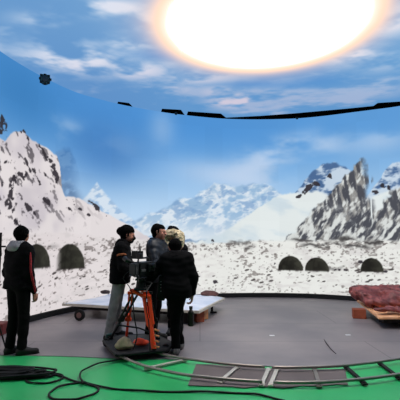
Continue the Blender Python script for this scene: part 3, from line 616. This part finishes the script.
def back_print(root, B, h_, HM, k):     # rust band across shoulder blades and upper sleeve
    g = SDF(B['shl']-.25, B['shr']+.25, .012)
    c = B['chest']; g.f[:] = .3
    S_, E_ = B['shr'], B['elr']; a = S_+(E_-S_)*.30; b_ = S_+(E_-S_)*.42; g.cone(a, b_, .078*k, .076*k, .004)
    d = (E_-S_)/np.linalg.norm(E_-S_); p = g.all(); t = (p-S_) @ d; g.f = np.maximum(g.f, np.maximum(a[2]*0+(.09-t), t-.125)).astype(np.float32)
    link('sleeve_band', g.mesh('sleeve_band'), orangep, root)
def fur_hood(root, B, h_, HM, k):
    c = B['head']; g = SDF(c-.34, c+.34, .011)
    g.cone(h_(0, -.03, .07), h_(0, -.03, .0), .125*k, .125*k, .05); g.cone(h_(0, -.05, -.05), B['neck']+(0, -.04, -.02), .12*k, .11*k, .05); g.cone(h_(.0, .0, .10), h_(.03, .05, .150), .08*k, .05*k, .04)
    g.cone(h_(0, .02, 0), h_(0, .3, -.01), .085*k, .12*k, .02, cut=True)
    p = g.all(); g.f += (noise3(p, 10, 7)*.02).astype(np.float32)
    hd = link('hood', g.mesh('hood'), blackj, root)
    g = SDF(c-.36, c+.36, .009)
    for a in np.linspace(0, 2*math.pi, 30)[:-1]: g.cone(h_(.15*math.sin(a), .075, -.045+.115*math.cos(a)), h_(.15*math.sin(a+.22), .075, -.045+.115*math.cos(a+.22)), .068*k, .068*k, .03)
    p = g.all(); g.f += (noise3(p, 18, 2)*.05+noise3(p, 60, 4)*.03).astype(np.float32)
    link('fur_trim', g.mesh('fur_trim'), fur, hd)

a = G(16, 354.5, 0)
P1, _ = person((a[0], a[1], .006), -math.radians(24), 1.72, dict(wrr=(.185, .10, .81), elr=(.205, -.02, 1.10), wrl=(-.15, .10, .82), ell=(-.195, -.03, 1.1), shl=(-.155, -.01, 1.4), shr=(.16, -.01, 1.4), anr=(.10, .0, .085), tor=(.19, .10, .03), anl=(-.09, -.03, .085), tol=(-.05, .10, .03), knr=(.10, .02, .48)),
               'person in black jacket with grey hood and red sleeve stripe standing at far left', blackj, blackt, shoe_b, head_yaw=.4, bulk=1.0, extras=(hood_down(greyf), red_sleeve), hem=.06)
a = D(108.5, 335, 6.4)
P2, _ = person((a[0], a[1], .006), -math.radians(90), 1.74, dict(pelvis=(0, .16, .93), hpl=(-.08, .15, .9), hpr=(.08, .17, .9), chest=(0, .17, 1.22), neck=(0, .22, 1.46), head=(0, .275, 1.59), shl=(-.17, .20, 1.39), shr=(.17, .2, 1.39), ell=(-.22, .27, 1.12), elr=(.22, .24, 1.11), wrl=(-.14, .46, 1.07), wrr=(.17, .44, 1.0),
               knl=(-.1, .10, .49), knr=(.1, .09, .49), anl=(-.11, .12, .085), anr=(.11, .02, .085), tol=(-.12, .28, .03), tor=(.12, .18, .03)),
               'person with dark hair bun, black mask, black jacket and grey trousers beside the camera', blackj, greyt, shoe_b, skinm=skin, hair='bun', head_pitch=-.15, extras=(mask, back_print, hood_down(blackj, 'collar')), hem=.08, bulk=1.05)
a = D(157, 330, 6.35)
P3, _ = person((a[0], a[1], .006), -math.radians(112), 1.77, dict(wrl=(-.10, .36, 1.12), wrr=(.16, .34, 1.15), ell=(-.24, .08, 1.14), elr=(.24, .08, 1.14), pelvis=(0, -.03, .94), hpl=(-.08, -.03, .91), hpr=(.08, -.03, .91), knl=(-.08, -.05, .49), knr=(.08, -.05, .49), anl=(-.09, -.12, .085), anr=(.09, -.09, .085), tol=(-.1, .04, .03), tor=(.11, .07, .03)),
               'bareheaded person in dark blue jacket standing behind the camera, facing right', navyj, blackt, shoe_b, head_yaw=.15, head_pitch=-.08, extras=(hood_down(blackj, 'collar'),), hem=.08, skinm=skin, bulk=.9)
a = D(176.5, 352, 5.58)
P4, B4 = person((a[0]+.0, a[1], .006), math.radians(6), 1.66, dict(pelvis=(-.0, .0, .90), hpl=(-.07, .02, .88), hpr=(.06, -.02, .88), chest=(.0, .05, 1.17), neck=(-.0, .11, 1.37), head=(-.02, .18, 1.475), shl=(-.165, .09, 1.32), shr=(.165, .05, 1.33), ell=(-.33, .10, 1.10), wrl=(-.47, .16, .89), elr=(.245, .0, 1.06), wrr=(.225, .03, .81),
               knl=(-.01, .12, .48), anl=(.07, .26, .085), tol=(.09, .42, .03), knr=(-.02, .04, .47), anr=(-.01, -.02, .085), tor=(.0, .14, .03)),
               'person in black jacket seen from behind, reaching left to the camera tripod', blackj, blackt, mat('grey_shoe', (104, 100, 100), .6), hair='short', head_pitch=-.5, curl=(.8, .7), hem=.12, bulk=1.05, extras=(hood_down(blackj, 'hood'),), skinm=skin)
a = D(172.5, 330, 6.75)
P5, _ = person((a[0], a[1], .006), math.radians(175), 1.68, dict(wrl=(-.17, .08, .89), wrr=(.20, .08, .89), ell=(-.20, -.02, 1.13), elr=(.21, -.02, 1.13), hpl=(-.12, 0, .91), hpr=(.03, 0, .91), knl=(-.12, .02, .49), knr=(.02, .02, .49), anl=(-.12, -.02, .085), anr=(.02, -.02, .085), tol=(-.13, .14, .03), tor=(.04, .14, .03)), 'person in dark parka with bushy beige fur-trimmed hood behind the others', blackj, blackt, shoe_b, hair=None, extras=(fur_hood,), bulk=1.1)
# bag and bottle carried by the person seen from behind
bm = bmesh.new(); q = D(162, 288, 5.66); box(bm, q, (.12, .06, .34), Matrix.Rotation(.12, 3, 'Y'), .02); o = obj('shoulder_bag', bm, mat('black_bag', (24, 23, 25), .7)); tag(o, 'slim black shoulder bag hanging at the side of the person seen from behind', 'bag')
mk = mat('pale_print', (150, 150, 152), .7)
for i, (dx, dz) in enumerate([(.012, .09), (.014, .05), (.01, .01), (.012, -.04)]): bm = bmesh.new(); box(bm, (q[0]-dx+.0, q[1]-.0315, q[2]+dz), (.018, .003, .012)); obj('printed_mark', bm, mk, o)
o.location = (0, 0, 0)
bm = bmesh.new(); tube(bm, spline([(q[0], q[1], q[2]+.16), (q[0]+.03, q[1]-.02, q[2]+.32), (q[0]+.12, q[1]-.02, q[2]+.52)], 5), .01, 6); obj('strap', bm, mat('black_bag', (24, 23, 25)), o, True)
hx = D(190.8, 317, 5.58); olive = mat('dark_olive_bottle', (32, 28, 23), .5, .2)
bm = bmesh.new(); tube(bm, [(hx[0], hx[1]+.05, hx[2]-.13), (hx[0], hx[1]+.05, hx[2]-.12), (hx[0], hx[1]+.05, hx[2]+.06), (hx[0], hx[1]+.05, hx[2]+.085), (hx[0], hx[1]+.05, hx[2]+.10)], [.036, .042, .042, .022, .02], 20)
o = obj('bottle', bm, olive, smooth=False); tag(o, 'dark olive bottle held low in the hand of the person seen from behind', 'bottle')
bm = bmesh.new(); tube(bm, [(hx[0], hx[1]+.05, hx[2]+.10), (hx[0], hx[1]+.05, hx[2]+.135)], .024, 16); obj('cap', bm, rub, o)

# ================================================================ DOLLY, TRIPOD, CAMERA
DZ = .11
dl = empty('camera_dolly', G(140, 350, 0)); tag(dl, 'low black wheeled dolly under the tripod at the left end of the track', 'dolly')
deckm = mat('grey_deck', (44, 42, 42), .6, .3, 10)
deck = [G(117, 354, DZ), G(166, 349.5, DZ), G(174, 343, DZ), G(155, 333.5, DZ), G(120, 335, DZ), G(104, 340, DZ)]
bm = bmesh.new(); prism(bm, deck, DZ-.035, DZ); obj('deck', bm, deckm, dl, world=True)
bm = bmesh.new(); cen = sum(deck)/6; tube(bm, [tuple((cen+(q-cen)*1.01)[:2])+(DZ-.015,) for q in deck+[deck[0]]], .02, 8); obj('deck_rim', bm, blk, dl, world=True)
for x, y in [(107, 343), (119, 351), (166, 349), (152, 339)]:
    c = G(x, y, .06); wheel(dl, (c[0], c[1]-.03, .075), (.5, 1, 0), .06, .035)
teal = mat('teal_wheel_arm', (30, 62, 60), .5)
c = G(107, 340, .1); bm = bmesh.new(); tube(bm, [(c[0]-.02, c[1]-.02, .07), (c[0], c[1], .17), (c[0]+.1, c[1]+.02, .18)], .022, 8); obj('wheel_arm', bm, teal, dl, world=True)
# tripod
TR = mat('orange_red_leg', (255, 78, 38), .4, .05); tb = mat('black_tripod_leg', (22, 21, 22), .5)
TY = 5.55
hd = D(143, 290, TY); tp = empty('tripod', (hd[0], hd[1], DZ)); tag(tp, 'orange-red and black heavy tripod carrying the film camera on the dolly', 'tripod')
def leg(fx, fy, topx, topy, mU, mL, r=.017, z=DZ+.015, gap=.03):
    f = G(fx, fy, z); t_ = D(topx, topy, TY); v = Vector(t_-f).normalized(); sd = v.cross(Vector((0, 1, 0))).normalized()*gap; m_ = f+(t_-f)*.42
    bm = bmesh.new()
    for sg in (-1, 1): tube(bm, [Vector(m_)+sd*sg*.8, Vector(t_)+sd*sg], r*.8, 10)
    box(bm, Vector(t_), (.09, .05, .04), None, .005); lo_ = obj('leg', bm, mU, tp, world=True)
    bm = bmesh.new(); tube(bm, [Vector(f), Vector(m_+(t_-f)*.12)], r, 10); box(bm, Vector(m_), (.085, .045, .05), None, .006); o = obj('lower_leg', bm, mL, tp, world=True); o.parent = lo_
    bm = bmesh.new(); tube(bm, [(f[0], f[1], z-.013), (f[0], f[1], z+.012)], .034, 12); o = obj('foot', bm, rub, tp, world=True); o.parent = lo_
leg(111, 338, 136, 293, tb, tb, .02); leg(126.5, 337, 131, 293, TR, TR, .018, gap=.022); leg(154, 349, 146, 293, TR, TR, .034, gap=.036); leg(158, 338, 149, 293, tb, tb, .016, gap=.015)
bm = bmesh.new(); tube(bm, [D(130, 289.5, TY-.03), D(141, 295.5, TY-.05), D(151, 296.5, TY-.03)], .02, 8); tube(bm, [D(131, 290, TY), D(148, 290, TY+.05)], .016, 8); obj('crown_bar', bm, TR, tp, world=True)
bm = bmesh.new(); q = [G(120, 333, .42), G(132, 333, .35), G(151, 336, .40)]; c = D(138, 334, TY-.05)
for a_, b_ in [((126.8, 326), (139, 328)), ((139, 328), (152, 333)), ((118, 325), (139, 328))]: tube(bm, [D(*a_, TY-.1), D(*b_, TY-.12)], .011, 8)
obj('spreader', bm, tb, tp, world=True)
bm = bmesh.new(); box(bm, D(141, 288.5, TY), (.17, .17, .03), None, .008); tube(bm, [D(141, 288, TY), D(141, 281, TY)], [.075, .06], 20); box(bm, D(141, 279, TY), (.13, .2, .025), None, .005); obj('fluid_head', bm, blk, tp, world=True)
bm = bmesh.new(); a_ = D(144, 281, TY); tube(bm, [a_, D(152, 283, TY-.1), D(146, 292, TY-.35)], .009, 8); obj('pan_handle', bm, blk, tp, world=True)
# camera: points at the mountain picture, operator side towards us
cz = D(143, 265, TY); fc = empty('film_camera', (cz[0], cz[1], D(141, 278, TY)[2]+.012), -math.radians(35)); tag(fc, 'bulky black film camera with accessories mounted on the red tripod', 'camera')
cbm = mat('camera_black', (24, 24, 26), .45, .2, 20); alu = mat('grey_metal', (120, 118, 120), .35, metal=.7)
bm = bmesh.new(); box(bm, (0, 0, .115), (.15, .26, .19), None, .012); box(bm, (0, 0, .014), (.12, .24, .02), None, .003); obj('camera_body', bm, cbm, fc)
bm = bmesh.new(); box(bm, (0, -.17, .12), (.11, .075, .15), None, .008); obj('battery', bm, mat('battery_grey', (44, 44, 48), .5), fc)
bm = bmesh.new(); tube(bm, [(0, .12, .12), (0, .16, .12), (0, .17, .12), (0, .27, .12)], [.05, .05, .058, .055], 28); tube(bm, [(0, .20, .12), (0, .225, .12)], .064, 28); obj('lens', bm, cbm, fc)
bm = bmesh.new(); box(bm, (0, .31, .12), (.17, .05, .13), None, .006); box(bm, (0, .34, .205), (.17, .10, .006), Matrix.Rotation(.35, 3, 'X')); box(bm, (0, .34, .04), (.17, .08, .006), Matrix.Rotation(-.35, 3, 'X')); obj('matte_box', bm, cbm, fc)
bm = bmesh.new(); tube(bm, [(0, -.10, .21), (0, -.09, .26), (0, .09, .26), (0, .11, .21)], .013, 8); obj('top_handle', bm, cbm, fc)
bm = bmesh.new()
for sx in (-.05, .05): tube(bm, [(sx, -.2, .03), (sx, .33, .03)], .008, 8)
obj('support_rods', bm, alu, fc)
mo = None; bm = bmesh.new(); box(bm, (-.09, -.02, .30), (.17, .025, .11), Matrix.Rotation(.3, 3, 'Z'), .005); tube(bm, [(-.03, 0, .25), (-.07, -.01, .27)], .008, 8); mo = obj('monitor', bm, cbm, fc)
bm = bmesh.new(); box(bm, (.10, .05, .13), (.05, .12, .11), None, .008); tube(bm, [(.125, .05, .16), (.17, .05, .16)], .03, 16); obj('follow_focus', bm, cbm, fc)
bm = bmesh.new(); box(bm, (.03, -.10, .29), (.07, .05, .07), None, .006); tube(bm, [(.03, -.10, .32), (.03, -.10, .46)], .006, 8); tube(bm, [(.05, -.11, .32), (.07, -.12, .42)], .005, 8); tube(bm, [(-.02, -.10, .27), (-.03, -.1, .36)], .011, 8); obj('wireless_transmitter', bm, cbm, fc)
bm = bmesh.new(); tube(bm, [(-.07, -.15, .2), (-.10, -.22, .24), (-.15, -.2, .26)], [.025, .03, .034], 14); obj('viewfinder', bm, cbm, fc)
bm = bmesh.new(); tube(bm, spline([(.06, -.19, .15), (.13, -.25, .05), (.1, -.2, -.05), (.05, -.14, .02)], 6), .007, 6); tube(bm, spline([(-.05, -.2, .1), (-.12, -.25, .0), (-.05, -.2, -.12), (0, -.15, -.3)], 6), .006, 6); obj('camera_cable', bm, cb, fc, True)
bm = bmesh.new(); box(bm, (.085, -.08, .10), (.02, .08, .03), None, .002); obj('status_panel', bm, alu, fc)
# hanging cables and things on the dolly
ca = [D(133, 296, TY-.1), D(134, 315, TY-.14), D(137, 335, TY-.18), G(133, 350, DZ+.01)]
bm = bmesh.new(); tube(bm, spline(ca, 8), .008, 8); o = obj('cable', bm, cb, smooth=True); tag(o, 'black cable hanging down the front of the tripod to the dolly', 'cable')
ca = [D(148, 285, TY-.12), D(146, 305, TY-.15), D(149, 325, TY-.16), G(150, 352, DZ+.01)]
bm = bmesh.new(); tube(bm, spline(ca, 8), .007, 8); o = obj('cable', bm, cb, smooth=True); tag(o, 'black cable hanging beside the thick orange-red tripod leg', 'cable')
def sack(name, c, r, m, label, seed, cat, rot=0):
    c = np.array(c, float); g = SDF(c-max(r)*1.4, c+max(r)*1.4, .01); p = g.all(); q = ((p-c) @ rotz(rot))/np.array(r)
    g.f = (((abs(q*(1+.45*np.clip(q[..., 2:3]+.3, 0, 1)*np.array([1, 1, 0])))**2.2).sum(-1)**(1/2.2)-1)*min(r)+noise3(p, 16, seed)*.06).astype(np.float32); g.f = np.maximum(g.f, c[2]-r[2]*.8-p[..., 2]).astype(np.float32)
    o = link(name, g.mesh(name), m); tag(o, label, cat); rebase(o, (c[0], c[1], c[2]-r[2]*.8)); return o
q = G(124, 349.5, DZ); sack('sandbag', (q[0], q[1]+.02, DZ+.075), (.12, .10, .085), mat('beige_canvas', (176, 158, 128), .85, .25, 12, .3), 'crumpled beige sandbag on the left of the dolly deck', 3, 'sandbag', .5)
q = G(139, 346.5, DZ); sack('soft_bag', (q[0], q[1]+.04, DZ+.055), (.12, .08, .055), TR, 'orange-red bag on the dolly deck beside the beige sandbag', 6, 'bag', .2)
q = G(162, 348, DZ)
# striped orange flag strap on the right tripod leg
for i in range(4):
    bm = bmesh.new(); p_ = D(156.5, 330+5.5*i, TY-.2); tube(bm, [(p_[0]-.03, p_[1], p_[2]+.01), (p_[0]+.035, p_[1], p_[2]-.012)], .012, 8)
    o = obj('leg_clamp', bm, mat('pale_orange_clamp', (226, 140, 96), .5), tp, world=True)

# stand cropped by the left edge
st = empty('equipment_stand', G(-3, 352, 0)); tag(st, 'black stand with a dark flat panel and clip, cropped by the left edge', 'stand')
sy = st.location.y; bm = bmesh.new(); q = D(-2, 300, sy); tube(bm, [(q[0], sy, .03), (q[0], sy, 1.65)], .016, 10); obj('pole', bm, tb, st, world=True)
bm = bmesh.new(); a_ = D(-8, 245, sy); box(bm, a_, (.26, .03, .33), Matrix.Rotation(-.08, 3, 'Y'), .006); obj('panel', bm, rub, st, world=True)
bm = bmesh.new(); a_ = D(3.5, 246.5, sy); box(bm, a_, (.06, .03, .025), None, .005); obj('clip', bm, rub, st, world=True)
for an in (0.3, 2.4, 4.5):
    bm = bmesh.new(); tube(bm, [(q[0], sy, .45), (q[0]+.10*math.cos(an), sy+.3*math.sin(an), .03)], .011, 8); obj('leg', bm, tb, st, world=True)
bm = bmesh.new(); a_ = G(-9, 336, 0); box(bm, (a_[0]+.06, a_[1]+.1, .125), (.26, .25, .14), None, .015); box(bm, (a_[0]+.06, a_[1]+.1, .03), (.24, .23, .045), None, .005)
o = obj('equipment_case', bm, mat('dull_red_case', (104, 40, 40), .6, .2)); tag(o, 'dull red case on the floor behind the person at far left', 'case'); rebase(o, (a_[0], a_[1]+.1, .0065))
